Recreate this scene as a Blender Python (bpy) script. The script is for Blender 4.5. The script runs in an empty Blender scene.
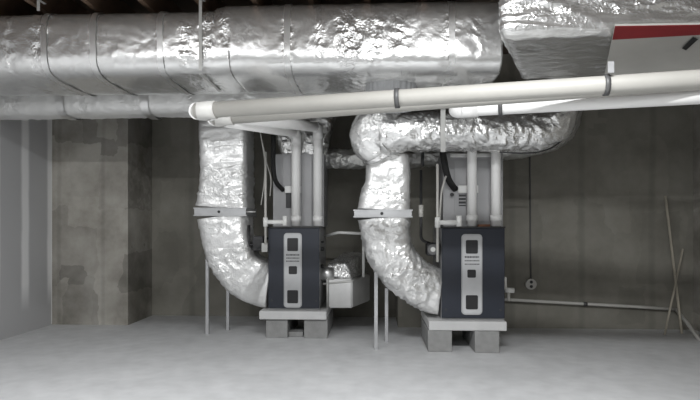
import bpy, bmesh, math, random
from mathutils import Vector, Matrix, noise
random.seed(7)
scene = bpy.context.scene
COL = scene.collection
F, CU, HV = 550.0, 350.0, 227.0          # focal length in pixels, centre column, horizon row
CAMZ, YAW = 1.10, math.radians(2.5)

def PX(u, v, Y):
    """world point seen at pixel (u, v) on the plane y = Y"""
    x, z = (u - CU) / F, (HV - v) / F
    d = Vector((x * math.cos(YAW) - math.sin(YAW), x * math.sin(YAW) + math.cos(YAW), z))
    return Vector((0, 0, CAMZ)) + d * (Y / d.y)

# ------------------------------------------------------------------ objects
def link(name, me, mat, parent=None):
    o = bpy.data.objects.new(name, me)
    COL.objects.link(o)
    if mat: me.materials.append(mat)
    if parent:
        o.parent = parent
        o.matrix_parent_inverse = parent.matrix_world.inverted()
    return o

def build(name, bm, mat, parent=None, smooth=False, loc=None):
    bmesh.ops.recalc_face_normals(bm, faces=bm.faces)
    if loc is not None and parent is None:
        bmesh.ops.translate(bm, verts=bm.verts, vec=-Vector(loc))
    me = bpy.data.meshes.new(name)
    bm.to_mesh(me); bm.free()
    for p in me.polygons: p.use_smooth = smooth
    o = link(name, me, mat, parent)
    if loc is not None and parent is None: o.location = loc
    return o

def tag(o, label, cat, group=None):
    o['label'] = label; o['category'] = cat
    if group: o['group'] = group
    return o

def thing(name, label, cat, loc, group=None):
    o = bpy.data.objects.new(name, None); COL.objects.link(o)
    o.location = loc; o.empty_display_size = .1
    bpy.context.view_layer.update()
    return tag(o, label, cat, group)

def struct(o):
    o['kind'] = 'structure'; return o

# ------------------------------------------------------------------ shapes
def box(bm, lo, hi, bev=0.0, seg=2):
    lo, hi = Vector(lo), Vector(hi)
    r = bmesh.ops.create_cube(bm, size=1, matrix=Matrix.Translation((lo + hi) / 2) @ Matrix.Diagonal((*(hi - lo), 1)))
    if bev > 0:
        es = list({e for v in r['verts'] for e in v.link_edges})
        bmesh.ops.bevel(bm, geom=es, offset=bev, segments=seg, affect='EDGES', profile=.5)

def boxo(name, lo, hi, mat, parent=None, bev=0.0, loc=None):
    bm = bmesh.new(); box(bm, lo, hi, bev)
    return build(name, bm, mat, parent, loc=loc)

def fillet(pts, r, n=7):
    pts = [Vector(p) for p in pts]
    out = [pts[0]]
    for i in range(1, len(pts) - 1):
        a, b, c = pts[i - 1], pts[i], pts[i + 1]
        d1, d2 = (a - b), (c - b)
        rr = min(r, d1.length * .49, d2.length * .49)
        p0, p2 = b + d1.normalized() * rr, b + d2.normalized() * rr
        for k in range(n + 1):
            t = k / n
            out.append(p0 * (1 - t) ** 2 + b * 2 * t * (1 - t) + p2 * t * t)
    out.append(pts[-1])
    return out

def pipe(bm, pts, rad, n=18, cap=True):
    """round tube through points; rad a number or a list"""
    pts = [Vector(p) for p in pts]
    rad = rad if isinstance(rad, (list, tuple)) else [rad] * len(pts)
    rings, up = [], None
    for i, p in enumerate(pts):
        t = (pts[min(i + 1, len(pts) - 1)] - pts[max(i - 1, 0)]).normalized()
        if up is None:
            up = t.orthogonal().normalized()
        up = (up - t * up.dot(t)).normalized()
        s = t.cross(up)
        rings.append([bm.verts.new(p + (up * math.cos(2 * math.pi * k / n) + s * math.sin(2 * math.pi * k / n)) * rad[i]) for k in range(n)])
    for a, b in zip(rings, rings[1:]):
        for k in range(n):
            bm.faces.new((a[k], a[(k + 1) % n], b[(k + 1) % n], b[k]))
    if cap:
        bm.faces.new(rings[0][::-1]); bm.faces.new(rings[-1])

def pipeo(name, pts, rad, mat, parent=None, n=18, loc=None, smooth=True):
    bm = bmesh.new(); pipe(bm, pts, rad, n)
    o = build(name, bm, mat, parent, smooth, loc)
    if smooth: sharp_caps(o)
    return o

def sharp_caps(o):
    for p in o.data.polygons:
        if len(p.vertices) > 4: p.use_smooth = False

def catmull(P, i, t):
    p0, p1, p2, p3 = P[max(i - 1, 0)], P[i], P[i + 1], P[min(i + 2, len(P) - 1)]
    return .5 * ((2 * p1) + (p2 - p0) * t + (2 * p0 - 5 * p1 + 4 * p2 - p3) * t * t + (3 * p1 - p0 - 3 * p2 + p3) * t ** 3)

def ridge(p):
    return (1 - min(1, abs(noise.noise(p)) * 2.2)) ** 2

def wrinkle(p, c, amp):
    q = p + .06 * Vector(noise.noise_vector(p * 5))
    big = noise.noise(p * 3.1) * .9 + noise.noise(p * 8.0) * .35
    fine = ridge(q * 9) * .8 + ridge(q * 21 + Vector((7, 3, 1))) * .45 + noise.noise(q * 33) * .3 - .5
    return amp * (big * .55 + fine * (.18 + 1.5 * c))

def foil_tube(name, ctrl, parent, mat, hint=(0, 1, 0), n=72, ds=.018, amp=.008, seams=(), seam_w=.05, base=.15, cap=True, smooth_path=True, loc=None, stretch=None):
    """foil jacket: ctrl = list of (point, half width along hint, half height, squareness)"""
    P = [Vector(c[0]) for c in ctrl]
    hint = Vector(hint)
    S = []
    for i in range(len(P) - 1):
        L = (P[i + 1] - P[i]).length
        m = max(2, int(L / ds))
        for k in range(m + (1 if i == len(P) - 2 else 0)):
            t = k / m
            c = catmull(P, i, t) if smooth_path else P[i].lerp(P[i + 1], t)
            S.append((c, *[ctrl[i][j] * (1 - t) + ctrl[i + 1][j] * t for j in (1, 2, 3)]))
    bm = bmesh.new()
    lay = bm.verts.layers.float.new('crumple')
    rings, s = [], 0
    for i, (c, a, b, e) in enumerate(S):
        if i: s += (c - S[i - 1][0]).length
        tg = (S[min(i + 1, len(S) - 1)][0] - S[max(i - 1, 0)][0]).normalized()
        sd = (hint - tg * hint.dot(tg)).normalized()
        nn = tg.cross(sd).normalized()
        ring = []
        cr0 = base + sum(w * math.exp(-((s - q) / (seam_w * ww)) ** 2) for q, w, ww in seams)
        for k in range(n):
            # even spacing along a square-ish outline
            th = 2 * math.pi * k / n
            ct, st = math.cos(th), math.sin(th)
            ca = (abs(ct) ** e + abs(st) ** e) ** (-1 / e)
            off = sd * a * ct * ca + nn * b * st * ca
            p = c + off
            lp = noise.noise(p * 2.3 + Vector((3, 9, 4))) * .5 + .5
            cr = max(0, min(1, cr0 * (.35 + 1.3 * lp)))
            q = p if stretch is None else Vector((p.x * stretch[0], p.y * stretch[1], p.z * stretch[2]))
            v = bm.verts.new(p + off.normalized() * wrinkle(q, cr, amp))
            v[lay] = cr
            ring.append(v)
        rings.append(ring)
    for r0, r1 in zip(rings, rings[1:]):
        for k in range(n):
            bm.faces.new((r0[k], r0[(k + 1) % n], r1[(k + 1) % n], r1[k]))
    if cap:
        for r, c in ((rings[0], S[0][0]), (rings[-1], S[-1][0])):
            prev = r
            for sc in (.75, .45, .15):
                nr = []
                for k in range(n):
                    v = bm.verts.new(c + (r[k].co - c) * sc); v[lay] = .3; nr.append(v)
                for k in range(n):
                    bm.faces.new((prev[k], prev[(k + 1) % n], nr[(k + 1) % n], nr[k]))
                prev = nr
            bm.faces.new(prev)
    return build(name, bm, mat, parent, True, loc)

def pillow(name, corners, parent, mat, cuts=34, rad=.12, amp=.008, crumple=.3, loc=None, sharp=False, crfn=None, stretch=None):
    """wrinkled box: corners = 8 points, order x fastest, then y, then z"""
    C8 = [Vector(c) for c in corners]
    bm = bmesh.new()
    bmesh.ops.create_cube(bm, size=2)
    bmesh.ops.subdivide_edges(bm, edges=bm.edges[:], cuts=cuts, use_grid_fill=True)
    lay = bm.verts.layers.float.new('crumple')
    dims = Vector(((C8[1] - C8[0]).length, (C8[2] - C8[0]).length, (C8[4] - C8[0]).length)) / 2
    for v in bm.verts:
        p = Vector([v.co[i] * dims[i] for i in range(3)])
        inner = Vector([max(-(dims[i] - rad), min(dims[i] - rad, p[i])) for i in range(3)])
        d = p - inner
        q = inner + (d.normalized() * rad if d.length > 1e-6 else d)
        nrm = d.normalized() if d.length > 1e-6 else Vector((0, 0, 1))
        f = [(q[i] / dims[i] + 1) / 2 for i in range(3)]
        w = Vector((0, 0, 0))
        for k in range(8):
            g = 1
            for i in range(3): g *= f[i] if (k >> i) & 1 else 1 - f[i]
            w += C8[k] * g
        lp = noise.noise(w * 2.3) * .5 + .5
        cr = max(0, min(1, (crumple if crfn is None else crfn(w)) * (.35 + 1.3 * lp)))
        q2 = w if stretch is None else Vector((w.x * stretch[0], w.y * stretch[1], w.z * stretch[2]))
        v.co = w + nrm * wrinkle(q2, cr, amp)
        v[lay] = cr
    return build(name, bm, mat, parent, True, loc)

def prism(bm, quad, thick):
    """plate: four corner points and a thickness vector"""
    a = [bm.verts.new(Vector(p)) for p in quad]
    b = [bm.verts.new(Vector(p) + Vector(thick)) for p in quad]
    bm.faces.new(a); bm.faces.new(b[::-1])
    for k in range(4): bm.faces.new((a[k], a[(k + 1) % 4], b[(k + 1) % 4], b[k]))

def rounded_plate(bm, x0, x1, z0, z1, y0, y1, r, n=6):
    pts = []
    for cx, cz, a0 in ((x1 - r, z1 - r, 0), (x0 + r, z1 - r, 90), (x0 + r, z0 + r, 180), (x1 - r, z0 + r, 270)):
        for k in range(n + 1):
            a = math.radians(a0 + 90 * k / n)
            pts.append((cx + r * math.cos(a), cz + r * math.sin(a)))
    f = [bm.verts.new((x, y0, z)) for x, z in pts]
    b = [bm.verts.new((x, y1, z)) for x, z in pts]
    bm.faces.new(f); bm.faces.new(b[::-1])
    m = len(pts)
    for k in range(m): bm.faces.new((f[k], f[(k + 1) % m], b[(k + 1) % m], b[k]))

# ------------------------------------------------------------------ materials
def new_mat(name):
    m = bpy.data.materials.new(name); m.use_nodes = True
    nt = m.node_tree
    return m, nt, nt.nodes['Principled BSDF'], nt.nodes, nt.links

def plain(name, col, rough=.6, metal=0.0, var=.06, scale=9, bump=.05, bscale=60):
    m, nt, b, N, L = new_mat(name)
    tc = N.new('ShaderNodeTexCoord')
    no = N.new('ShaderNodeTexNoise'); no.inputs['Scale'].default_value = scale; no.inputs['Detail'].default_value = 5
    L.new(tc.outputs['Object'], no.inputs['Vector'])
    rp = N.new('ShaderNodeValToRGB')
    rp.color_ramp.elements[0].position = .3; rp.color_ramp.elements[1].position = .7
    rp.color_ramp.elements[0].color = (*[c * (1 - var) for c in col], 1)
    rp.color_ramp.elements[1].color = (*[min(1, c * (1 + var)) for c in col], 1)
    L.new(no.outputs['Fac'], rp.inputs['Fac']); L.new(rp.outputs['Color'], b.inputs['Base Color'])
    b.inputs['Roughness'].default_value = rough; b.inputs['Metallic'].default_value = metal
    if bump:
        n2 = N.new('ShaderNodeTexNoise'); n2.inputs['Scale'].default_value = bscale; n2.inputs['Detail'].default_value = 4
        L.new(tc.outputs['Object'], n2.inputs['Vector'])
        bp = N.new('ShaderNodeBump'); bp.inputs['Strength'].default_value = bump; bp.inputs['Distance'].default_value = .01
        L.new(n2.outputs['Fac'], bp.inputs['Height']); L.new(bp.outputs['Normal'], b.inputs['Normal'])
    return m

def foil_mat(name, col=(.80, .80, .79), rough=.27, metal=.82):
    m, nt, b, N, L = new_mat(name)
    geo = N.new('ShaderNodeNewGeometry')
    b.inputs['Base Color'].default_value = (*col, 1)
    b.inputs['Metallic'].default_value = metal; b.inputs['Roughness'].default_value = rough
    at = N.new('ShaderNodeAttribute'); at.attribute_name = 'crumple'
    n1 = N.new('ShaderNodeTexNoise'); n1.inputs['Scale'].default_value = 9; n1.inputs['Detail'].default_value = 2
    L.new(geo.outputs['Position'], n1.inputs['Vector'])
    mx = N.new('ShaderNodeVectorMath'); mx.operation = 'MULTIPLY_ADD'
    mx.inputs[1].default_value = (.12, .12, .12)
    L.new(n1.outputs['Color'], mx.inputs[0]); L.new(geo.outputs['Position'], mx.inputs[2])
    vo = N.new('ShaderNodeTexNoise'); vo.noise_type = 'RIDGED_MULTIFRACTAL'; vo.inputs['Scale'].default_value = 16; vo.inputs['Detail'].default_value = 5
    vo.inputs['Lacunarity'].default_value = 2.3; vo.normalize = True
    L.new(mx.outputs['Vector'], vo.inputs['Vector'])
    v2 = N.new('ShaderNodeTexVoronoi'); v2.feature = 'F1'; v2.inputs['Scale'].default_value = 55
    L.new(mx.outputs['Vector'], v2.inputs['Vector'])
    a1 = N.new('ShaderNodeMath'); a1.operation = 'MULTIPLY_ADD'; a1.inputs[1].default_value = .3
    L.new(v2.outputs['Distance'], a1.inputs[0]); L.new(vo.outputs['Fac'], a1.inputs[2])
    sc = N.new('ShaderNodeMath'); sc.operation = 'MULTIPLY_ADD'; sc.inputs[1].default_value = 1.0; sc.inputs[2].default_value = .05
    L.new(at.outputs['Fac'], sc.inputs[0])
    bp = N.new('ShaderNodeBump'); bp.inputs['Distance'].default_value = .010
    L.new(a1.outputs[0], bp.inputs['Height']); L.new(sc.outputs[0], bp.inputs['Strength'])
    n3 = N.new('ShaderNodeTexNoise'); n3.inputs['Scale'].default_value = 160; n3.inputs['Detail'].default_value = 2
    L.new(geo.outputs['Position'], n3.inputs['Vector'])
    b2 = N.new('ShaderNodeBump'); b2.inputs['Distance'].default_value = .002; b2.inputs['Strength'].default_value = .25
    L.new(n3.outputs['Fac'], b2.inputs['Height']); L.new(bp.outputs['Normal'], b2.inputs['Normal'])
    L.new(b2.outputs['Normal'], b.inputs['Normal'])
    return m

def concrete_wall(name, c0, c1, c2, lines=True):
    joint = .30
    m, nt, b, N, L = new_mat(name)
    geo = N.new('ShaderNodeNewGeometry')
    n1 = N.new('ShaderNodeTexNoise'); n1.inputs['Scale'].default_value = 1.7; n1.inputs['Detail'].default_value = 7; n1.inputs['Roughness'].default_value = .62
    L.new(geo.outputs['Position'], n1.inputs['Vector'])
    rp = N.new('ShaderNodeValToRGB'); e = rp.color_ramp.elements
    e[0].position = .34; e[0].color = (*c0, 1); e[1].position = .68; e[1].color = (*c2, 1)
    k = e.new(.5); k.color = (*c1, 1)
    L.new(n1.outputs['Fac'], rp.inputs['Fac'])
    # poured panel patches: blocks of slightly different tone with smeared edges
    mp = N.new('ShaderNodeMapping'); mp.inputs['Scale'].default_value = (2.6, .01, 1.5)
    n0 = N.new('ShaderNodeTexNoise'); n0.inputs['Scale'].default_value = 9; n0.inputs['Detail'].default_value = 3
    L.new(geo.outputs['Position'], n0.inputs['Vector'])
    ad = N.new('ShaderNodeVectorMath'); ad.operation = 'MULTIPLY_ADD'; ad.inputs[1].default_value = (.10, 0, .10)
    L.new(n0.outputs['Color'], ad.inputs[0]); L.new(geo.outputs['Position'], ad.inputs[2])
    L.new(ad.outputs['Vector'], mp.inputs['Vector'])
    vo = N.new('ShaderNodeTexVoronoi'); vo.distance = 'CHEBYCHEV'; vo.inputs['Scale'].default_value = 1.0; vo.inputs['Randomness'].default_value = .8
    L.new(mp.outputs['Vector'], vo.inputs['Vector'])
    sp = N.new('ShaderNodeSeparateColor'); L.new(vo.outputs['Color'], sp.inputs['Color'])
    mr = N.new('ShaderNodeMapRange'); mr.inputs['To Min'].default_value = .74; mr.inputs['To Max'].default_value = 1.3
    L.new(sp.outputs['Red'], mr.inputs['Value'])
    mu = N.new('ShaderNodeMix'); mu.data_type = 'RGBA'; mu.blend_type = 'MULTIPLY'; mu.inputs['Factor'].default_value = 1 if lines else .35
    L.new(rp.outputs['Color'], mu.inputs['A']); L.new(mr.outputs['Result'], mu.inputs['B'])
    # vertical form joints
    wv = N.new('ShaderNodeTexWave'); wv.bands_direction = 'X'; wv.wave_profile = 'SIN'
    wv.inputs['Scale'].default_value = .62 if lines else .42; wv.inputs['Distortion'].default_value = .25; wv.inputs['Detail'].default_value = 2
    L.new(geo.outputs['Position'], wv.inputs['Vector'])
    r2 = N.new('ShaderNodeValToRGB'); r2.color_ramp.elements[0].position = 0; r2.color_ramp.elements[0].color = (.72, .72, .72, 1)
    r2.color_ramp.elements[1].position = .035; r2.color_ramp.elements[1].color = (1, 1, 1, 1)
    L.new(wv.outputs['Fac'], r2.inputs['Fac'])
    m2 = N.new('ShaderNodeMix'); m2.data_type = 'RGBA'; m2.blend_type = 'MULTIPLY'; m2.inputs['Factor'].default_value = .5
    L.new(mu.outputs['Result'], m2.inputs['A']); L.new(r2.outputs['Color'], m2.inputs['B'])
    L.new(m2.outputs['Result'], b.inputs['Base Color'])
    b.inputs['Roughness'].default_value = .85; b.inputs['Specular IOR Level'].default_value = .25
    bp = N.new('ShaderNodeBump'); bp.inputs['Strength'].default_value = .25; bp.inputs['Distance'].default_value = .02
    L.new(n1.outputs['Fac'], bp.inputs['Height']); L.new(bp.outputs['Normal'], b.inputs['Normal'])
    return m

def floor_mat():
    m, nt, b, N, L = new_mat('floor_concrete')
    geo = N.new('ShaderNodeNewGeometry')
    n1 = N.new('ShaderNodeTexNoise'); n1.inputs['Scale'].default_value = .9; n1.inputs['Detail'].default_value = 8; n1.inputs['Roughness'].default_value = .6
    n2 = N.new('ShaderNodeTexNoise'); n2.inputs['Scale'].default_value = 7; n2.inputs['Detail'].default_value = 6
    for n in (n1, n2): L.new(geo.outputs['Position'], n.inputs['Vector'])
    rp = N.new('ShaderNodeValToRGB'); e = rp.color_ramp.elements
    e[0].position = .3; e[0].color = (.56, .565, .57, 1); e[1].position = .7; e[1].color = (.70, .705, .71, 1)
    L.new(n1.outputs['Fac'], rp.inputs['Fac'])
    r2 = N.new('ShaderNodeValToRGB'); e = r2.color_ramp.elements
    e[0].position = .3; e[0].color = (.86, .86, .86, 1); e[1].position = .7; e[1].color = (1, 1, 1, 1)
    L.new(n2.outputs['Fac'], r2.inputs['Fac'])
    mu = N.new('ShaderNodeMix'); mu.data_type = 'RGBA'; mu.blend_type = 'MULTIPLY'; mu.inputs['Factor'].default_value = 1
    L.new(rp.outputs['Color'], mu.inputs['A']); L.new(r2.outputs['Color'], mu.inputs['B'])
    L.new(mu.outputs['Result'], b.inputs['Base Color'])
    b.inputs['Roughness'].default_value = .62; b.inputs['Specular IOR Level'].default_value = .3
    bp = N.new('ShaderNodeBump'); bp.inputs['Strength'].default_value = .12; bp.inputs['Distance'].default_value = .01
    L.new(n2.outputs['Fac'], bp.inputs['Height']); L.new(bp.outputs['Normal'], b.inputs['Normal'])
    return m

def drywall_mat():
    m, nt, b, N, L = new_mat('drywall')
    geo = N.new('ShaderNodeNewGeometry')
    sx = N.new('ShaderNodeSeparateXYZ'); L.new(geo.outputs['Position'], sx.inputs[0])
    n1 = N.new('ShaderNodeTexNoise'); n1.inputs['Scale'].default_value = 3; n1.inputs['Detail'].default_value = 4
    L.new(geo.outputs['Position'], n1.inputs['Vector'])
    # joint compound stripes over the stud lines, every 0.4 m, between the top and knee height
    a = N.new('ShaderNodeMath'); a.operation = 'MULTIPLY_ADD'; a.inputs[1].default_value = .03
    L.new(n1.outputs['Fac'], a.inputs[0]); L.new(sx.outputs['Y'], a.inputs[2])
    s = N.new('ShaderNodeMath'); s.operation = 'PINGPONG'; s.inputs[1].default_value = .225
    o = N.new('ShaderNodeMath'); o.operation = 'ADD'; o.inputs[1].default_value = -5.576 - .015 + 40.5
    L.new(a.outputs[0], o.inputs[0]); L.new(o.outputs[0], s.inputs[0])
    r = N.new('ShaderNodeMapRange'); r.inputs['From Min'].default_value = .035; r.inputs['From Max'].default_value = .085
    r.inputs['To Min'].default_value = 1; r.inputs['To Max'].default_value = 0; r.interpolation_type = 'SMOOTHSTEP'
    L.new(s.outputs[0], r.inputs['Value'])
    z = N.new('ShaderNodeMapRange'); z.inputs['From Min'].default_value = .22; z.inputs['From Max'].default_value = .5
    L.new(sx.outputs['Z'], z.inputs['Value'])
    f = N.new('ShaderNodeMath'); f.operation = 'MULTIPLY'
    L.new(r.outputs['Result'], f.inputs[0]); L.new(z.outputs['Result'], f.inputs[1])
    mx = N.new('ShaderNodeMix'); mx.data_type = 'RGBA'
    mx.inputs['A'].default_value = (.47, .47, .475, 1); mx.inputs['B'].default_value = (.80, .80, .80, 1)
    L.new(f.outputs[0], mx.inputs['Factor']); L.new(mx.outputs['Result'], b.inputs['Base Color'])
    b.inputs['Roughness'].default_value = .8; b.inputs['Specular IOR Level'].default_value = .2
    return m

FOIL = foil_mat('duct_foil')
FOILM = foil_mat('duct_foil_satin', (.80, .80, .79), .31, .6)
FOILB = foil_mat('duct_foil_pale', (.80, .80, .785), .36, .35)
FOILD = foil_mat('duct_foil_dull', (.62, .62, .60), .42, .75)
DPVC = plain('dusty_pvc', (.40, .39, .36), .5, var=.05, scale=4, bump=0)
MPVC = plain('mid_grey_pvc', (.56, .555, .53), .45, var=.03, bump=0)  # greyer tone for the elbow that starts each long run
PVC = plain('white_pvc', (.84, .835, .82), .35, var=.02, bump=0)
TAPE = plain('foil_tape', (.78, .78, .77), .3, .85, bump=.1, bscale=30)
GALV = plain('galvanized_steel', (.46, .465, .47), .42, .55, var=.12, scale=6, bump=.02)
CABG = plain('grey_cabinet_steel', (.36, .36, .365), .5, .2, var=.06, scale=4, bump=0)
NAVY = plain('navy_enamel', (.014, .018, .029), .42, 0, var=.05, bump=0)
SILVER = plain('silver_plastic', (.42, .425, .43), .4, .1, var=.03, bump=0)
BLACK = plain('black_plastic', (.012, .012, .013), .45, 0, var=.1, bump=0)
RUBBER = plain('black_foam_sleeve', (.012, .012, .012), .8, 0, var=.2, bump=.2)
DARK = plain('dark_metal', (.045, .045, .047), .5, .3, var=.1, bump=0)
STRAP = plain('grey_strap', (.10, .10, .10), .5, .3, bump=0)
LIGHTSTRAP = plain('pale_strap', (.5, .5, .48), .5, .2, bump=0)
PAD = plain('pale_pad', (.52, .52, .515), .7, 0, var=.04, bump=.08)
BLOCK = plain('cinder_block', (.26, .26, .255), .9, 0, var=.12, scale=14, bump=.4, bscale=120)
WOOD = plain('joist_wood', (.16, .105, .07), .8, 0, var=.25, scale=5, bump=.1)
DECK = plain('floor_deck_wood', (.10, .075, .055), .85, 0, var=.3, scale=3, bump=.1)
STICK = plain('pale_wood', (.36, .33, .27), .7, 0, var=.1, scale=6, bump=0)
RED = plain('red_print', (.24, .016, .02), .6, 0, var=.1, bump=0)
BOARD = plain('white_board', (.46, .45, .42), .65, 0, var=.07, scale=4, bump=.05, bscale=20)
BROWN = plain('brown_copper', (.25, .12, .07), .45, .5, bump=0)
WHITE = plain('white_plastic', (.75, .75, .73), .4, 0, var=.02, bump=0)
GREYPVC = plain('grey_pvc', (.50, .49, .46), .45, 0, var=.05, bump=0)
CONC = concrete_wall('poured_concrete', (.19, .181, .155), (.235, .226, .195), (.28, .27, .237), False)
PIER = concrete_wall('patched_concrete', (.19, .18, .155), (.30, .285, .255), (.40, .385, .35), True)
FLOORM = floor_mat()
DRY = drywall_mat()
DRYB = plain('plain_drywall', (.5, .5, .49), .8, 0, var=.03, bump=0)

# ------------------------------------------------------------------ the setting
XL, XR = -3.63, 3.42
YB, YD, YF = 6.05, 6.72, -3.0
ZC = 2.98
XP = PX(128, 327, YB).x            # right end of the concrete pier
XS = PX(398, 300, YB).x            # where the wall steps forward behind the right unit
struct(boxo('floor', (XL - .2, YF - .2, -.15), (XR + .2, YD + .2, 0), FLOORM))
struct(boxo('ceiling', (XL - .2, YF - .2, ZC), (XR + .2, YD + .2, ZC + .05), DECK))
struct(boxo('wall_left', (XL - .12, YF, 0), (XL, YB, ZC), DRY))
struct(boxo('trim_1', (XL - .004, YB - .012, .01), (XL + .004, YB - .002, ZC), WHITE))
struct(boxo('wall_back_left', (XL - .12, YB, 0), (XP, YD + .2, ZC), PIER))
struct(boxo('wall_back', (XP, YD, 0), (XS, YD + .2, ZC), CONC))
struct(boxo('wall_back_right', (XS, YB, 0), (XR + .2, YD + .2, ZC), CONC))
struct(boxo('wall_right', (XR, YF, 0), (XR + .2, YB, ZC), PIER))
struct(boxo('wall_front', (XL - .2, YF - .2, 0), (XR + .2, YF, ZC), DRYB))
for k in range(10):
    x = -3.35 + .41 * k
    struct(boxo('joist', (x, 2.2, 2.74), (x + .04, YD, ZC), WOOD))

# ------------------------------------------------------------------ big foil trunk
def uX(u, Y): return PX(u, 200, Y).x
TY0, TY1, TZ0, TZ1 = 3.88, 4.66, 2.20, 2.69
x0, x1 = XL, uX(503, TY0)
trunk = thing('main_duct', 'long silver foil wrapped main duct across the top, hung under the joists', 'duct', ((x0 + x1) / 2, (TY0 + TY1) / 2, TZ0))
def tS(u): return uX(u, TY0) - x0
seams = [(tS(u), w, ww) for u, w, ww in ((8, .8, .9), (35, .8, 1.), (44, .8, .5), (92, .5, .5), (160, .9, .5), (185, .6, 1.2), (205, .9, 1.), (226, .8, .6),
         (287, .9, .7), (320, .35, .8), (348, .8, 1.6), (375, .5, 2), (400, .35, 1.5), (450, .3, 1), (478, .3, .6))]
yc, zc = (TY0 + TY1) / 2, (TZ0 + TZ1) / 2
foil_tube('foil_jacket', [((x0, yc, zc), .39, .245, 4.6), ((uX(216, TY0), yc, zc), .39, .245, 4.6), ((uX(226, TY0), yc, zc + .02), .39, .265, 4.6), ((x1, yc, zc + .015), .39, .27, 5)], trunk, FOIL, smooth_path=False,
          n=110, ds=.016, amp=.0075, seams=seams, seam_w=.045, base=.11)
for u in (44, 93, 160, 287, 452):
    xx = uX(u, TY0); hi = u > 225
    bm = bmesh.new()
    n = 90; R = []
    for dx in (-.022, .022):
        ring = []
        for k in range(n):
            th = 2 * math.pi * k / n
            ct, st = math.cos(th), math.sin(th)
            ca = (abs(ct) ** 4.6 + abs(st) ** 4.6) ** (-1 / 4.6)
            w = .004 * noise.noise(Vector((xx * 9 + dx * 60, ct * 6, st * 6)))
            ring.append(bm.verts.new((xx + dx + w, yc + .397 * ct * ca, zc + (.02 if hi else 0) + ((.272 if hi else .252) + w) * st * ca)))
        R.append(ring)
    for k in range(n): bm.faces.new((R[0][k], R[0][(k + 1) % n], R[1][(k + 1) % n], R[1][k]))
    o = build('tape_band', bm, TAPE, trunk, True)

# lower trunk behind it
t2 = thing('return_duct', 'low foil wrapped duct running behind the main duct, over the left concrete wall', 'duct', (-2, 5, 2.1))
xa, xb = XL, uX(352, 5)
foil_tube('foil_jacket', [((xa, 5.0, 2.30), .17, .185, 4), (((xa + xb) / 2, 5.0, 2.31), .17, .185, 4), ((xb, 5.0, 2.33), .17, .18, 4)], t2, FOILB,
          n=64, ds=.018, amp=.009, seams=[(.35, .8, 1), (1.0, .9, .8), (1.5, .5, 1), (2.0, .9, 2), (2.4, .8, 2)], base=.3, seam_w=.07)
for u in (70, 152):
    xx = uX(u, 5)
    bm = bmesh.new(); ring = [[], []]
    for j, dx in enumerate((-.035, .035)):
        for k in range(48):
            th = 2 * math.pi * k / 48; ct, st = math.cos(th), math.sin(th)
            ca = (abs(ct) ** 4 + abs(st) ** 4) ** -.25
            ring[j].append(bm.verts.new((xx + dx, 5.0 + .182 * ct * ca, 2.305 + .197 * st * ca)))
    for k in range(48): bm.faces.new((ring[0][k], ring[0][(k + 1) % 48], ring[1][(k + 1) % 48], ring[1][k]))
    build('tape_band', bm, TAPE, t2, True)

# near foil duct at the top right
zt = 2.74
yn, yf2 = 3.16, 4.12
near = thing('duct_plenum', 'wide crumpled foil wrapped duct at the top right, nearest the camera', 'duct', (1.8, 3.6, 2.2))
fl = PX(498, 37, yn); bl = PX(520, 82, yf2)
pillow('foil_jacket', [(fl.x, yn, fl.z), (XR-.04, yn, fl.z + .05), (bl.x, yf2, bl.z), (XR-.04, yf2, bl.z + .05),
                       (fl.x - .01, yn, zt), (XR-.04, yn, zt), (bl.x, yf2, zt), (XR-.04, yf2, zt)], near, FOIL, cuts=70, rad=.07, amp=.013, crumple=.5,
       crfn=lambda w: .75 if w.z > 2.3 else .3, stretch=(.55, 1, 1.6))
# printed board slung under it
b0, b1, b2, b3 = PX(615, 26, 3.08), PX(735, 24, 3.02), PX(740, 82, 3.66), PX(603, 84, 3.7)
bd = thing('insulation_board', 'dull white board with a red stripe along its edge, under the right foil duct', 'board', (b0 + b1 + b2 + b3) / 4)
nb = (b1 - b0).cross(b3 - b0).normalized()
if nb.y > 0: nb = -nb
tb = -nb * .012
bm = bmesh.new(); prism(bm, [b0, b1, b2, b3], tb); build('panel', bm, BOARD, bd)
e = .2
q3, q2 = b0.lerp(b3, e), b1.lerp(b2, e * .62)
bm = bmesh.new(); prism(bm, [b0 + nb * .003 , b1 + nb * .003, q2 + nb * .003, q3 + nb * .003], -nb * .0028)
o = build('edge_stripe', bm, RED, bd); o['label'] = 'red printed stripe'
def on_board(u, v):
    dd = PX(u, v, 1) - Vector((0, 0, CAMZ))
    t = (b0 - Vector((0, 0, CAMZ))).dot(nb) / dd.dot(nb)
    return Vector((0, 0, CAMZ)) + dd * t + nb * .003
bm = bmesh.new()
prism(bm, [on_board(*p) for p in ((693, 37), (698, 39), (686, 50), (682, 48))], -nb * .0026)
o = build('ink_mark', bm, BLACK, bd); o['label'] = 'dark smudged print'

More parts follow.
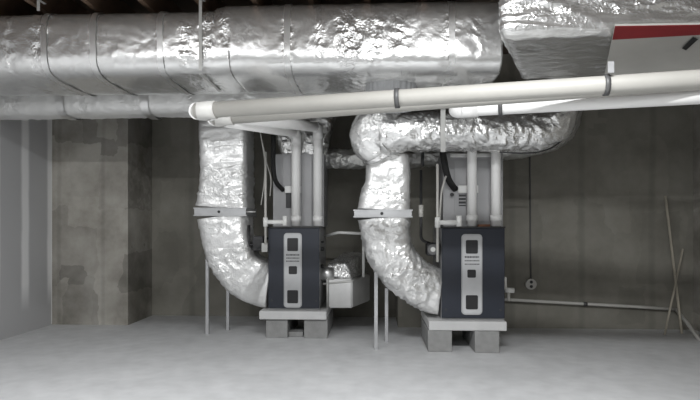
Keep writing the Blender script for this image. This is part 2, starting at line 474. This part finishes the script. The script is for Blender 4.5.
# ------------------------------------------------------------------ hanger straps
def strap(label, a, b, w, mat, group=None, name='hanger_strap', t=.003):
    a, b = Vector(a), Vector(b)
    bm = bmesh.new()
    prism(bm, [a - Vector((w / 2, 0, 0)), a + Vector((w / 2, 0, 0)), b + Vector((w / 2, 0, 0)), b - Vector((w / 2, 0, 0))], (0, -t, 0))
    o = build(name, bm, mat, loc=(a + b) / 2)
    return tag(o, label, 'strap', group)
for u, lab in ((39.5, 'thin pale strap at the far left end of the main foil duct'), (201, 'pale strap crossing the main foil duct from ceiling to underside')):
    x = uX(u, TY0)
    bm = bmesh.new()
    w = .011
    y = TY0 - .012
    zend = 2.215 if u > 100 else 2.66
    prism(bm, [(x - w, y, 2.74), (x + w, y, 2.74), (x + w, y, zend), (x - w, y, zend)], (0, -.003, 0))
    box(bm, (x - w, y - .003, 2.74), (x + w, y + .08, 2.743))
    if u > 100: box(bm, (x - w, y - .003, zend - .028), (x + w, y + .5, zend - .025))
    tag(build('hanger_strap', bm, LIGHTSTRAP, loc=(x, y, 2.6)), lab, 'strap')

# ------------------------------------------------------------------ pvc vent pipes
R3 = .0445
fYL, fYR = 5.47, 4.94              # furnace fronts
def vent(name, label, pts, group=None, rings=(), couplings=(), long_mat=None, reducer=True):
    """pts start at the furnace top and end at the wall"""
    o = thing(name, label, 'pipe', pts[0], group)
    path = fillet(pts, .11, 8)
    if long_mat is None:
        pipeo('pipe_run', path, R3, PVC, o, 24)
    else:
        pipeo('riser_run', fillet(pts[:-1], .11, 8), R3 + .003, PVC, o, 24)
        pipeo('pipe_run', [Vector(pts[-2]), Vector(pts[-1])], R3 + .001, long_mat, o, 24)
    # elbow sockets at every corner
    for i in range(1, len(pts) - 1):
        b = Vector(pts[i]); d1 = (Vector(pts[i - 1]) - b).normalized(); d2 = (Vector(pts[i + 1]) - b).normalized()
        fp = fillet([b + d1 * .125, b, b + d2 * .125], .115, 8)
        pipeo('elbow', fp, R3 + .007, MPVC if long_mat and i == len(pts) - 2 else PVC, o, 24)
    for c, d in couplings:
        c = Vector(c); d = Vector(d).normalized()
        pipeo('coupling', [c - d * .05, c + d * .05], R3 + .006, PVC, o, 24)
    for c, d in rings:
        c = Vector(c); d = Vector(d).normalized()
        q = pipeo('clamp', [c - d * .012, c + d * .012], R3 + .009, STRAP, o, 24); q['label'] = 'dark clamp band'
    if reducer:
        p = Vector(pts[0])
        q = pipeo('reducer', [p + Vector((0, 0, -.004)), p + Vector((0, 0, .045)), p + Vector((0, 0, .05)), p + Vector((0, 0, .10))], [.031, .034, .052, .052], PVC, o, 24)
    return o
# left furnace, exhaust: riser, back-to-front diagonal, then the long run to the right wall
YpL = 5.62
rA = PX(318, 226, YpL); rB = PX(296, 226, YpL)
eA0, eB0 = PX(318, 127.5, YpL), PX(296, 133, YpL)
def AP(u, v, D):                                  # pixel at camera depth D
    x, z = (u - CU) / F * D, (HV - v) / F * D
    return Vector((x * math.cos(YAW) - D * math.sin(YAW), x * math.sin(YAW) + D * math.cos(YAW), CAMZ + z))
aL, aR = AP(196, 111, 3.20), AP(700, 79, 2.66)
dA = (aR - aL).normalized()
aEnd = aL + dA * ((XR - aL.x) / dA.x)
cl1 = aL + dA * ((AP(397, 100, 3.0).x - aL.x) / dA.x)
cl2 = aL + dA * ((AP(604, 85, 2.77).x - aL.x) / dA.x)
vent('vent_pipe', 'longest white pipe, crossing under the foil ducts from left furnace to right wall', [rA, eA0, aL, aEnd],
     rings=[(cl1, dA), (cl2, dA)], long_mat=DPVC)
bL = AP(214, 118, 3.42); bEnd = AP(705, 81, 2.95)
dB = (bEnd - bL).normalized(); bEnd = bL + dB * ((XR - bL.x) / dB.x)
vent('vent_pipe', 'white pipe of the left furnace tucked behind the longest one', [rB, eB0, bL, bEnd], long_mat=DPVC)
# right furnace
YpR = 5.12
rC, rD = PX(472, 226, YpR), PX(496, 226, YpR)
cL, cR = AP(456, 110, 3.5), AP(700, 96, 3.02)
dC = (cR - cL).normalized(); cEnd = cL + dC * ((XR - cL.x) / dC.x)
cl3 = cL + dC * ((AP(501, 107, 3.4).x - cL.x) / dC.x)
vent('vent_pipe', 'lower white plastic pipe from the right furnace to the right edge of the photo', [rC, Vector((rC.x, rC.y, 2.27)), cL, cEnd],
     rings=[(cl3, dC)], couplings=[(cL + dC * .09, dC)])
vent('vent_pipe', 'right hand white plastic riser on the right furnace, rising behind the foil duct', [rD, Vector((rD.x, rD.y, 2.30))])
# strap that carries the longest pipe, hanging from the near duct
strap('short strap holding the longest white pipe below the white striped board', cl2 + Vector((0, -.056, .045)), cl2 + Vector((0, -.056, .10)), .03, GALV)
strap('grey strap dropping over the round foil duct above the right furnace', PX(443, 152, 4.64), PX(443, 100, 4.64), .04, LIGHTSTRAP)

# ------------------------------------------------------------------ furnaces
def furnace(label, u0, u1, Yf, bottom_v, plate, windows, texts):
    xl, xr = uX(u0, Yf), uX(u1, Yf)
    zb, zt = .272, 1.10
    o = thing('furnace', label, 'furnace', ((xl + xr) / 2, Yf + .36, zb), 'upright furnaces on pads')
    boxo('cabinet', (xl, Yf + .02, zb), (xr, Yf + .72, zt), CABG, o, .006)
    d = boxo('front_panel', (xl + .002, Yf, zb + .015), (xr - .002, Yf + .02, zt - .012), NAVY, o, .006)
    d['label'] = 'dark navy front panel'
    boxo('top_trim', (xl - .004, Yf - .004, zt - .012), (xr + .004, Yf + .03, zt + .004), BLACK, o, .003)
    # small screws and a split line
    def rect(u0, v0, u1, v1): a, b = PX(u0, v1, Yf), PX(u1, v0, Yf); return a.x, b.x, a.z, b.z
    X0, X1, Z0, Z1 = rect(*plate)
    bm = bmesh.new(); rounded_plate(bm, X0, X1, Z0, Z1, Yf - .014, Yf + .001, .035)
    p = build('face_plate', bm, SILVER, d); p['label'] = 'silver oblong face plate with rounded ends'
    bm = bmesh.new(); w = .008
    rounded_plate(bm, X0 + .012, X1 - .012, Z0 + .012, Z1 - .012, Yf - .0165, Yf - .0135, .026)
    build('plate_inset', bm, plain('pale_silver', (.50, .505, .51), .35, .1, bump=0) if 'pale_silver' not in bpy.data.materials else bpy.data.materials['pale_silver'], d)
    for wr in windows:
        a = rect(*wr)
        bm = bmesh.new(); rounded_plate(bm, a[0], a[1], a[2], a[3], Yf - .02, Yf - .016, .012)
        build('window', bm, BLACK, d)
    for (tu0, tv0, tu1, tv1) in texts:
        a = rect(tu0, tv0, tu1, tv1)
        bm = bmesh.new()
        k, xx = 0, a[0]
        rnd = random.Random(int(tv0 * 10))
        while xx < a[1] - .004:                   # a row of tiny raised marks too small to read
            ww = rnd.uniform(.005, .011)
            box(bm, (xx, Yf - .0175, a[2]), (min(xx + ww, a[1]), Yf - .0160, a[3])); xx += ww + .004
        build('lettering', bm, DARK, d)
    for uu in (.07, .93):
        for zz in (zb + .09,):
            pipeo('screw', [(xl + (xr - xl) * uu, Yf + .001, zz), (xl + (xr - xl) * uu, Yf - .006, zz)], .011, DARK, d, 10)
    return o, xl, xr, zb, zt

fl_, xlL, xrL, zbF, ztF = furnace('navy fronted furnace left of the other, with a foil wrapped box at its right side', 268, 319.5, fYL, 311, (284, 233, 302, 307.5),
        [(287.5, 238, 298.3, 251), (289, 266, 297.3, 274), (287.5, 290, 298.3, 303)],
        [(286.5, 254, 299.5, 255.6), (286.5, 257.4, 299.5, 258.6), (286.5, 260.5, 299.5, 261.6)])
fr_, xlR, xrR, _, _ = furnace('navy fronted furnace right of the other, nearer, beside the large foil elbow', 441.5, 505, fYR, 321, (461.3, 234, 482, 314.5),
        [(465.5, 240, 477.5, 253.5), (467, 269.5, 475.5, 277.5), (465.5, 295, 477.5, 309)],
        [(464.5, 256, 479, 257.8), (464.5, 260, 479, 261.2), (464.5, 263.5, 479, 264.7)])
# side knobs on the left furnace's right side
for v in (242, 249, 266):
    z = PX(322, v, fYL + .15).z
    pipeo('side_knob', [(xrL - .002, fYL + .16, z), (xrL + .028, fYL + .16, z)], .020 if v > 245 else .011, BLACK, fl_, 12)

# pads and blocks
def pad(label, u0, u1, Yf):
    x0, x1 = uX(u0, Yf), uX(u1, Yf)
    o = boxo('equipment_pad', (x0, Yf, .19), (x1, Yf + .86, .272), PAD, None, .008, loc=((x0 + x1) / 2, Yf + .43, .19))
    return tag(o, label, 'pad')
pad('pale slab pad under the left furnace', 259, 326.5, 5.37)
pad('pale slab pad under the right furnace', 429, 507, 4.86)
def block(label, u0, u1, Yf, z1=.19, dp=.4):
    x0, x1 = uX(u0, Yf), uX(u1, Yf)
    bm = bmesh.new(); box(bm, (x0, Yf, 0), (x1, Yf + dp, z1), .006)
    o = build('concrete_block', bm, BLOCK, loc=((x0 + x1) / 2, Yf + dp / 2, 0))
    return tag(o, label, 'block', 'concrete blocks under the furnaces')
block('grey concrete block under the left end of the left pad', 266, 287.5, 5.41, dp=.75)
block('grey concrete block under the right end of the left pad', 304, 327.5, 5.41, dp=.75)
block('low concrete slab piece on the floor between the two blocks of the left pad', 288.5, 303, 5.47, .05, .2)
block('grey concrete block under the left end of the right pad, by the foil elbow', 428, 452, 4.87, dp=.7)
block('grey concrete block under the right end of the right pad', 475, 499.5, 4.84, dp=.7)

# ------------------------------------------------------------------ coil cabinets over the furnaces
def coil(label, u0, u1, vt, Yc, dp, zt, extra):
    x0, x1 = uX(u0, Yc), uX(u1, Yc)
    o = thing('coil_cabinet', label, 'cabinet', ((x0 + x1) / 2, Yc + dp / 2, 1.104), 'coil cabinets on the furnaces')
    boxo('housing', (x0, Yc, 1.104), (x1, Yc + dp, zt), CABG, o, .004)
    return o, x0, x1
cLo, cx0, cx1 = coil('grey metal cabinet over the left furnace, behind its white risers', 273, 324, 155, 5.72, .45, PX(300, 154, 5.72).z, 0)
for (a, v0, b, v1) in ((283, 156, 291.5, 190), (302, 156, 312, 226)):
    p, q = PX(a, v1, 5.72), PX(b, v0, 5.72)
    boxo('access_panel', (p.x, 5.708, p.z), (q.x, 5.722, q.z), CABG, cLo, .002)
p, q = PX(286, 208, 5.72), PX(300, 192, 5.72); boxo('vent_grille', (p.x, 5.708, p.z), (q.x, 5.722, q.z), DARK, cLo, .002)
p, q = PX(285, 193, 5.69), PX(301, 186, 5.69); o = boxo('pipe_bracket', (p.x, 5.675, p.z), (q.x, 5.722, q.z), WHITE, cLo, .003); o['label'] = 'white bracket'
cRo, dx0, dx1 = coil('grey metal cabinet over the right furnace, behind its white risers', 443, 503, 155, 5.22, .42, PX(470, 153, 5.22).z, 0)
p, q = PX(450, 153.5, 5.2), PX(492, 157, 5.2); boxo('foil_edge', (p.x, 5.19, q.z), (q.x, 5.222, p.z), TAPE, cRo, .003)
p, q = PX(454, 222, 5.22), PX(489, 160, 5.22)
boxo('access_panel', (p.x, 5.212, p.z), (q.x, 5.222, q.z), CABG, cRo, .003)
p, q = PX(459, 206, 5.2), PX(466, 192, 5.2)
boxo('vent_grille', (p.x, 5.205, p.z), (q.x, 5.214, q.z), DARK, cRo, .002)
for k in range(4):
    zz = p.z + (q.z - p.z) * (k + .5) / 4
    boxo('grille_slat', (p.x, 5.2, zz - .006), (q.x, 5.206, zz + .006), CABG, cRo)
p, q = PX(458, 193, 5.2), PX(478, 185.5, 5.2); o = boxo('pipe_bracket', (p.x, 5.18, p.z), (q.x, 5.222, q.z), WHITE, cRo, .003); o['label'] = 'white bracket'
pipeo('drain_cap', [PX(452, 194.5, 5.21), PX(452, 194.5, 5.17)], .018, BLACK, cRo, 12)
boxo('copper_strip', (uX(478, 5.15), 5.14, 1.104), (uX(490, 5.15), 5.2, 1.125), BROWN, cRo, .002)

# crumpled plenum over the left cabinet
pl = thing('supply_plenum', 'crumpled foil plenum above the left furnace cabinet, behind the white risers', 'duct', (cx0 + .2, 5.95, 1.9))
zb = PX(300, 155, 5.70).z
pillow('foil_jacket', [PX(281, 155, 5.70), PX(324, 155, 5.70), (cx0, 6.2, zb), (cx1, 6.2, zb), PX(268, 98, 5.70), PX(337, 98, 5.70), (cx0 - .1, 6.25, 2.45), (cx1 + .1, 6.25, 2.45)],
       pl, FOIL, cuts=36, rad=.05, amp=.014, crumple=.9)

# ------------------------------------------------------------------ return drops: riser, filter rack, boot, legs
Yl = 5.62                # centre depth of the left drop
def LP(u, v): return PX(u, v, Yl)
def mid(ul, vl, ur, vr, Y, a, e):
    p, q = PX(ul, vl, Y), PX(ur, vr, Y)
    return ((p + q) / 2, a, (p - q).length / 2, e)
def midf(ul, vl, ur, vr, Y, a, e):
    if Y == Yl: ul, ur, vl = ul - 4.5, ur + 2, vl + (1.5 if vl > 250 else 0)
    p, q = PX(ul, vl, Y - a * .92), PX(ur, vr, Y - a * .92)
    c = (p + q) / 2; c.y = Y
    return (c, a, (p - q).length / 2, e)
def endp(x, vb, vt, Y, a, e):
    d = (Y - a * .92) / F
    zb, zt = CAMZ + (HV - vb) * d, CAMZ + (HV - vt) * d
    return (Vector((x, Y, (zb + zt) / 2)), a, (zt - zb) / 2, e)
dl = thing('return_drop', 'foil wrapped square duct coming down to an elbow at the left furnace', 'duct', (LP(222, 0).x, Yl, 1.1))
foil_tube('riser', [midf(201, 98, 245, 98, Yl, .22, 9), midf(202, 130, 244, 130, Yl, .22, 9), midf(203, 168, 244, 168, Yl, .22, 9), midf(202, 190, 244, 190, Yl, .22, 9), midf(198, 208, 245, 208, Yl, .22, 9)],
          dl, FOILM, n=80, ds=.014, amp=.011, seams=[(.2, .5, 1), (.45, .6, 1), (.75, .9, 1.5), (.95, .6, 1.5)], base=.3, stretch=(.5, .5, 1.6))
def rack(u0, u1, v0, v1, Yf, dp, par, tail):
    p, q = PX(u0, v1, Yf), PX(u1, v0, Yf)
    o = boxo('filter_rack', (p.x, Yf, p.z), (q.x, Yf + dp, q.z), GALV, par, .004); o['label'] = 'galvanized filter rack'
    boxo('rack_lip', (p.x - .006, Yf - .006, q.z - .012), (q.x + .006, Yf + .01, q.z), GALV, o, .001)
    boxo('rack_lip', (p.x - .006, Yf - .006, p.z), (q.x + .006, Yf + .01, p.z + .012), GALV, o, .001)
    m = (p + q) / 2
    pipeo('screw', [(m.x - .01, Yf + .002, m.z), (m.x - .01, Yf - .006, m.z)], .014, BLACK, o, 10)
    if tail:
        pipeo('side_pin', [(q.x - .01, Yf + .02, m.z), (q.x + .09, Yf + .02, m.z)], .008, LIGHTSTRAP, o, 10)
rack(194, 246, 207.5, 216, 5.38, .48, dl, True)
foil_tube('boot', [midf(198.5, 216, 244, 216, Yl, .22, 5), midf(203, 236, 244.5, 230, Yl, .22, 4.5), midf(210.5, 262, 246, 244, Yl, .22, 6), midf(224, 283, 252, 256, Yl, .22, 6),
                   midf(243, 299, 262, 262, Yl, .21, 6), endp(xlL - .05, 309, 263, Yl, .14, 4.5), endp(xlL - .006, 310, 264, Yl, .14, 5)],
          dl, FOILM, n=80, ds=.012, amp=.010, seams=[(.1, .6, 1), (.45, .7, 3)], base=.4)
def leg(par, u, v0, v1, Y, w=.016, mat=GALV):
    p, q = PX(u, v1, Y), PX(u, v0, Y)
    boxo('leg', (p.x - w, Y - w, 0.0), (p.x + w, Y + w, q.z), mat, par, .002)
leg(dl, 207.5, 258, 330, 5.58); leg(dl, 228, 283, 322, 5.80)

Yr = 5.10
dr = thing('return_drop', 'foil wrapped duct coming down to a large crinkled elbow at the right furnace', 'duct', (PX(386, 200, Yr).x, Yr, 1.1))
foil_tube('riser', [midf(366, 154.5, 410, 154.5, Yr, .21, 4), midf(366, 165, 410.5, 165, Yr, .21, 4.5), midf(365, 183, 411, 183, Yr, .21, 7), midf(359, 200, 411, 200, Yr, .22, 5.5), midf(357, 210, 411.5, 210, Yr, .22, 6)],
          dr, FOILM, n=80, ds=.013, amp=.010, seams=[(.35, .9, 1), (.6, .6, 1.5)], base=.3)
rack(354, 412, 209.5, 217.5, 4.87, .48, dr, False)
foil_tube('boot', [midf(358, 217.5, 411, 217.5, Yr, .22, 5), midf(361.5, 238, 411.5, 234, Yr, .22, 4), midf(369, 262, 414, 248, Yr, .22, 3.4), midf(384, 285, 422, 259, Yr, .22, 3.2),
                   midf(405, 302, 432, 266, Yr, .21, 3.4), endp(xlR - .07, 314, 268, Yr, .17, 4), endp(xlR - .006, 315.5, 269, Yr, .155, 4.5)],
          dr, FOILM, n=84, ds=.012, amp=.013, seams=[(.1, .4, 1), (.4, .5, 3), (.7, .5, 2)], base=.7)
leg(dr, 376, 272, 339, 4.96); leg(dr, 386.5, 288, 326, 5.28)

# round crossover duct above the right furnace with a square elbow at its left end
Yx = 4.84
cr_ = thing('crossover_duct', 'fat round crinkled foil duct running right above the right furnace', 'duct', (PX(470, 131, Yx).x, Yx, 1.9))
foil_tube('foil_jacket', [mid(364, 153, 410, 153, 4.98, .20, 4), mid(357, 140, 408, 147, 4.95, .20, 3.4), mid(354, 122, 402, 150, 4.9, .19, 3), mid(366, 107, 404, 152, 4.86, .18, 2.6),
                          mid(388, 109, 402, 152, Yx, .17, 2.3), mid(415, 112, 415, 151, Yx, .165, 2.1), mid(460, 112, 460, 150.5, Yx, .165, 2), mid(510, 111, 510, 152, Yx, .165, 2), mid(532, 110, 537, 153, Yx, .165, 2),
                          mid(540, 107, 558, 146, Yx, .165, 2), mid(543, 104, 572, 128, Yx, .165, 2), mid(541, 96, 577, 108, Yx, .165, 2), mid(541, 88, 577, 92, Yx, .165, 2)],
          cr_, FOIL, n=80, ds=.013, amp=.012, seams=[(.3, .3, 2), (.65, .8, 2), (1.0, .5, 2), (1.5, .8, 3)], base=.6)
# black joint line around the end bend
jp = [PX(u, v, Yx - .168 + .16 * max(0, (u - 535) / 42) ) for u, v in ((500, 152), (520, 153.3), (538, 152.5), (552, 148), (563, 140), (571, 129), (575.5, 117), (576.5, 108))]
o = pipeo('joint_seam', fillet(jp, .05, 4), .006, BLACK, cr_, 8); o['label'] = 'dark joint line'
# dark take-off from trunk down to that elbow
tk = thing('takeoff_collar', 'dark pleated collar dropping from the main foil duct to the round duct', 'duct', PX(390, 95, 4.75))
bm = bmesh.new()
c0 = Vector((PX(391, 85, 4.2).x, 4.24, 2.19)); c1 = Vector((PX(391, 95, 4.4).x, 4.46, 2.05))
n = 96
R = []
for j in range(7):
    f = j / 6; c = c0.lerp(c1, f)
    R.append([bm.verts.new((c.x + (.19 + .006 * (k % 4 in (0, 1))) * math.cos(2 * math.pi * k / n), c.y + (.15 + .006 * (k % 4 in (0, 1))) * math.sin(2 * math.pi * k / n), c.z)) for k in range(n)])
for a, b in zip(R, R[1:]):
    for k in range(n): bm.faces.new((a[k], a[(k + 1) % n], b[(k + 1) % n], b[k]))
build('pleated_sleeve', bm, GALV, tk)

# rear crossover between the two units
rc = thing('crossover_duct', 'slim foil duct running behind both furnaces at cabinet height', 'duct', PX(420, 158, 5.85))
foil_tube('foil_jacket', [(PX(327.5, 159, 6.05), .10, .105, 2), (PX(350, 159, 5.97), .10, .105, 2), (PX(400, 158, 5.88), .1, .105, 2), (PX(480, 153, 5.86), .1, .105, 2), (PX(535, 146, 5.86), .1, .1, 2),
                          (PX(560, 136, 5.86), .1, .1, 2), (PX(571, 116, 5.86), .1, .1, 2), (PX(572, 92, 5.86), .1, .1, 2)], rc, FOILD, n=48, ds=.016, amp=.013, base=.8)

# ------------------------------------------------------------------ foil box beside the left furnace
sb = thing('supply_boot', 'foil wrapped box duct with a pale front at the right side of the left furnace', 'duct', PX(338, 308, 5.75))
Yb = 5.62
def BP(u, v, Y=Yb): return PX(u, v, Y)
A = BP(328, 308); B = BP(352, 308); Cc = BP(352, 279); D = BP(328, 279)
dpv = Vector((.18, .55, 0))
bm = bmesh.new(); 
def hexa(bm, f, off):
    prism(bm, f, off)
fl4 = [A, B, Cc, D]
hexa(bm, fl4, dpv); bmesh.ops.bevel(bm, geom=bm.edges[:], offset=.012, segments=3, affect='EDGES')
o = build('box_body', bm, plain('pale_foil_face', (.68, .68, .67), .4, .25, var=.08, bump=.1, bscale=25), sb, False)
z1 = Cc.z; z2 = BP(340, 263).z
pillow('foil_top', [A * 0 + Vector((A.x - .03, Yb + .01, z1)), Vector((B.x, Yb + .01, z1)), Vector((A.x + .15, Yb + .55, z1)), Vector((B.x + .16, Yb + .55, z1)),
                    Vector((A.x - .03, Yb + .03, z2 + .0)), Vector((B.x - .03, Yb + .03, z2 - .01)), Vector((A.x + .15, Yb + .5, z2 + .1)), Vector((B.x + .14, Yb + .5, z2 + .09))],
       sb, FOIL, cuts=22, rad=.03, amp=.012, crumple=1)
bm = bmesh.new(); pipe(bm, fillet([BP(323, 284), BP(352.5, 281), PX(366, 274, 6.1)], .02, 4), .011, 10)
build('rim', bm, LIGHTSTRAP, sb, True)
bm = bmesh.new(); pipe(bm, [(xrL, Yb + .05, BP(330, 274).z), (A.x + .06, Yb + .05, BP(330, 274).z)], .075, 24)
build('collar', bm, TAPE, sb, True)
pipeo('edge_strip', [BP(327.5, 279, Yb - .01), BP(327.5, 308, Yb - .01)], .012, LIGHTSTRAP, sb, 10)
bpts = [PX(325, 236, 5.95), PX(339, 232.5, 5.8), PX(363.5, 233.5, 5.8), PX(363.5, 277, 5.8)]
tag(pipeo('drain_pipe', fillet(bpts, .03, 5), .015, WHITE, None, 12, loc=PX(350, 233, 5.8)), 'thin pale pipe bent in an arch over the foil box by the left furnace', 'pipe')

# ------------------------------------------------------------------ lines and small fittings at each furnace
def condensate(label, pole_u, v0, v1, Y, xs, zline, u_end):
    o = thing('condensate_drain', label, 'pipe', PX(pole_u, v1, Y), 'condensate drains')
    pipeo('pole', [PX(pole_u, v0, Y), PX(pole_u, v1, Y)], .012, GREYPVC, o, 12)
    z = PX(pole_u, zline, Y)
    e1 = PX(u_end, zline, Y)
    pipeo('trap_arm', [z, e1], .021, WHITE, o, 14)
    pipeo('tee', [z + Vector((0, 0, -.045)), z + Vector((0, 0, .045))], .024, WHITE, o, 14)
    pipeo('cap', [e1 + Vector((0, 0, -.035)), e1 + Vector((0, 0, .06))], .024, WHITE, o, 14)
    return o
condensate('thin condensate pipe with a white fitting at the top left of the left furnace', 265.5, 152, 244, 5.40, 0, 222, 285)
condensate('thin condensate pipe with a white fitting at the top left of the right furnace', 437.5, 164, 262, 4.86, 0, 222.5, 459)
tag(pipeo('drain_tube', fillet([PX(446, 176, 5.0), PX(441.5, 190, 5.0), PX(439.5, 222, 4.93)], .1, 5), .009, GREYPVC, None, 10, loc=PX(441, 200, 5.)), 'slim pale tube beside the black hose of the right furnace', 'tube')
tag(pipeo('refrigerant_hose', fillet([PX(274, 118, 5.55), PX(273, 165, 5.55), PX(275, 182, 5.58), PX(283, 190, 5.71)], .1, 6), .024, RUBBER, None, 14, loc=PX(274, 150, 5.5)), 'black foam sleeved hose curving into the left grey cabinet', 'hose')
tag(pipeo('refrigerant_hose', fillet([PX(440, 128, 5.08), PX(443, 155, 5.08), PX(448, 180, 5.1), PX(455, 189, 5.22)], .1, 6), .030, RUBBER, None, 14, loc=PX(446, 170, 5.1)), 'black foam sleeved hose slanting into the right grey cabinet', 'hose')
for k, (pts, lab) in enumerate(((((258, 120), (262, 142), (265, 160), (264.5, 182), (261, 205)), 'thin grey wire hanging left of the left condensate pipe'),
                                (((262, 140), (267, 165), (271.5, 178), (270, 196)), 'thin grey wire looping right of the left condensate pipe'))):
    tag(pipeo('control_wire', fillet([PX(u, v, 5.46 + .01 * k) for u, v in pts], .1, 5), .005, GREYPVC, None, 8, loc=PX(264, 160, 5.46)), lab, 'wire')
# dark suspended box between the left drop and the cabinet
dk = thing('gas_line_set', 'dark valve and pipes on the left side of the left furnace', 'valve', PX(256, 250, 5.5))
p, q = PX(252, 251, 5.45), PX(263, 236, 5.45); boxo('valve_body', (p.x, 5.45, p.z), (q.x, 5.62, q.z), DARK, dk, .015)
pipeo('feed_pipe', fillet([PX(249, 225, 5.45), PX(249, 246, 5.45), PX(268, 238, 5.5)], .04, 5), .014, BLACK, dk, 10)
pipeo('dial', [PX(257, 244, 5.46), PX(257, 244, 5.42)], .04, BLACK, dk, 18)
p, q = PX(261.5, 252, 5.42), PX(267.5, 243, 5.42); o = boxo('tag_box', (p.x, 5.42, p.z), (q.x, 5.46, q.z), LIGHTSTRAP, dk, .004); o['label'] = 'pale little box'
dk2 = thing('gas_line_set', 'dark valve with a round dial on the left side of the right furnace', 'valve', PX(432, 255, 5.0))
p, q = PX(427, 256, 4.95), PX(440, 243, 4.95); boxo('valve_body', (p.x, 4.95, p.z), (q.x, 5.12, q.z), DARK, dk2, .015)
pipeo('dial', [PX(433, 249.5, 4.96), PX(433, 249.5, 4.90)], .048, STRAP, dk2, 20)
pipeo('dial_cap', [PX(433, 249.5, 4.92), PX(433, 249.5, 4.89)], .022, LIGHTSTRAP, dk2, 16)
pipeo('feed_pipe', fillet([PX(421, 170, 5.0), PX(421, 240, 5.0), PX(436, 246, 5.0)], .04, 5), .013, BLACK, dk2, 10)
pipeo('union', [PX(421, 205, 4.99), PX(421, 217, 4.99)], .022, GREYPVC, dk2, 10)
tag(boxo('wire_box', tuple(PX(421, 166, 5.15)), tuple(PX(424, 150, 5.17)), BLACK, None, .004, loc=PX(422, 158, 5.15)), 'small black clip under the round foil duct by the right riser', 'clip')
# drain valve on the right side
vv = thing('drain_valve', 'small white drain valve on the right side of the right furnace', 'valve', PX(507, 285, 5.2))
p, q = PX(501, 290, 5.1), PX(506.5, 277, 5.1); boxo('valve_body', (p.x - .03, 5.08, p.z), (q.x, 5.16, q.z), GREYPVC, vv, .008)
pipeo('handle', [PX(505, 290, 5.1), PX(514, 290.5, 5.1)], .024, WHITE, vv, 14)
pipeo('spout', [PX(508.5, 291, 5.1), PX(508.5, 301, 5.1)], .015, GREYPVC, vv, 12)

# ------------------------------------------------------------------ right wall corner: outlet, drain line, sticks
yw = YB - .001
oc = PX(530.5, 284, yw)
ou = thing('wall_outlet', 'round pale outlet plate low on the right concrete wall', 'outlet', oc)
pipeo('cover_plate', [oc + Vector((0, .001, 0)), oc + Vector((0, -.03, 0))], .058, GREYPVC, ou, 24)
for dz in (-.024, .024):
    pipeo('socket', [oc + Vector((0, -.029, dz)), oc + Vector((0, -.034, dz))], .017, DARK, ou, 14)
tag(pipeo('conduit', [oc + Vector((0, -.012, .06)), PX(530.5, 252, yw - .012), PX(530, 160, yw - .012), PX(530, 60, yw - .012)], .008, STRAP, None, 8, loc=oc + Vector((0, 0, 1))), 'thin dark conduit rising up the wall from the round outlet', 'conduit')
dn = thing('drain_line', 'pale drain pipe running low along the right concrete wall to the corner', 'pipe', PX(600, 305, yw - .03))
pts = [PX(503, 299.5, yw - .06), PX(640, 307, yw - .05), PX(676, 309.5, yw - .05)]
pipeo('pipe_run', pts, .017, GREYPVC, dn, 12)
c = PX(585, 304, yw - .055); pipeo('coupling', [c - Vector((.02, 0, 0)), c + Vector((.02, 0, -.001))], .024, STRAP, dn, 12)
pc = PX(676, 309.5, yw - .05)
xr_ = XR - .03
pe = Vector((xr_, 5.55, .0)); 
pipeo('corner_run', [pc, PX(688, 324, 5.75), PX(703, 345, 5.4)], .018, GREYPVC, dn, 12)
def stick(lab, a, b, w=.012):
    a, b = Vector(a), Vector(b)
    tag(pipeo('wooden_stick', [a, b], w, STICK, None, 6, loc=(a + b) / 2, smooth=False), lab, 'stick', 'sticks leaning in the corner')
def floorpt(u, v):
    d = PX(u, v, 1) - Vector((0, 0, CAMZ)); return Vector((0, 0, CAMZ)) + d * (-CAMZ / d.z)
s1 = floorpt(682, 335); s2 = floorpt(661.5, 335)
stick('long pale stick leaning in the right corner, its top at the left', s1 + Vector((0, 0, .012)), PX(665.5, 196, yw - .02), .013)
stick('shorter pale stick leaning in the right corner, crossing in front of the long one', s2 + Vector((0, -.06, .012)), PX(683, 249, yw - .10), .010)

# ------------------------------------------------------------------ light
def area(name, loc, size, sy, power, rot=(0, 0, 0), col=(.97, .985, 1)):
    l = bpy.data.lights.new(name, 'AREA'); l.shape = 'RECTANGLE'; l.size = size; l.size_y = sy; l.energy = power; l.color = col
    o = bpy.data.objects.new(name, l); COL.objects.link(o); o.location = loc; o.rotation_euler = rot
    return o
def bulb(name, loc, r, power, col=(1, .98, .95)):
    l = bpy.data.lights.new(name, 'POINT'); l.shadow_soft_size = r; l.energy = power; l.color = col
    o = bpy.data.objects.new(name, l); COL.objects.link(o); o.location = loc
    return o
area('tube_or_fill_lamp', (.45, 1.3, 2.72), 1.2, .15, 168)
area('tube_or_fill_lamp', (-2.2, 1.2, 2.72), 1.2, .15, 105)
area('tube_or_fill_lamp', (-.5, -1.8, 2.7), 2.4, .4, 48, (math.radians(35), 0, 0))  # added fill light behind the camera, not a tube fixture
w = bpy.data.worlds.new('World'); scene.world = w; w.use_nodes = True
w.node_tree.nodes['Background'].inputs['Color'].default_value = (.9, .95, 1, 1)
w.node_tree.nodes['Background'].inputs['Strength'].default_value = .02

# ------------------------------------------------------------------ camera
cd = bpy.data.cameras.new('Camera'); cam = bpy.data.objects.new('Camera', cd); COL.objects.link(cam)
cam.location = (0, 0, CAMZ); cam.rotation_euler = (math.radians(90), 0, YAW)
cd.sensor_width = 36; cd.lens = F / 700 * 36; cd.shift_y = (HV - 200) / 700
cd.clip_start = .05
scene.camera = cam
vs = scene.view_settings
vs.view_transform = 'Standard'; vs.look = 'None'; vs.gamma = 1; vs.exposure = -0.2
scene.display_settings.display_device = 'sRGB'
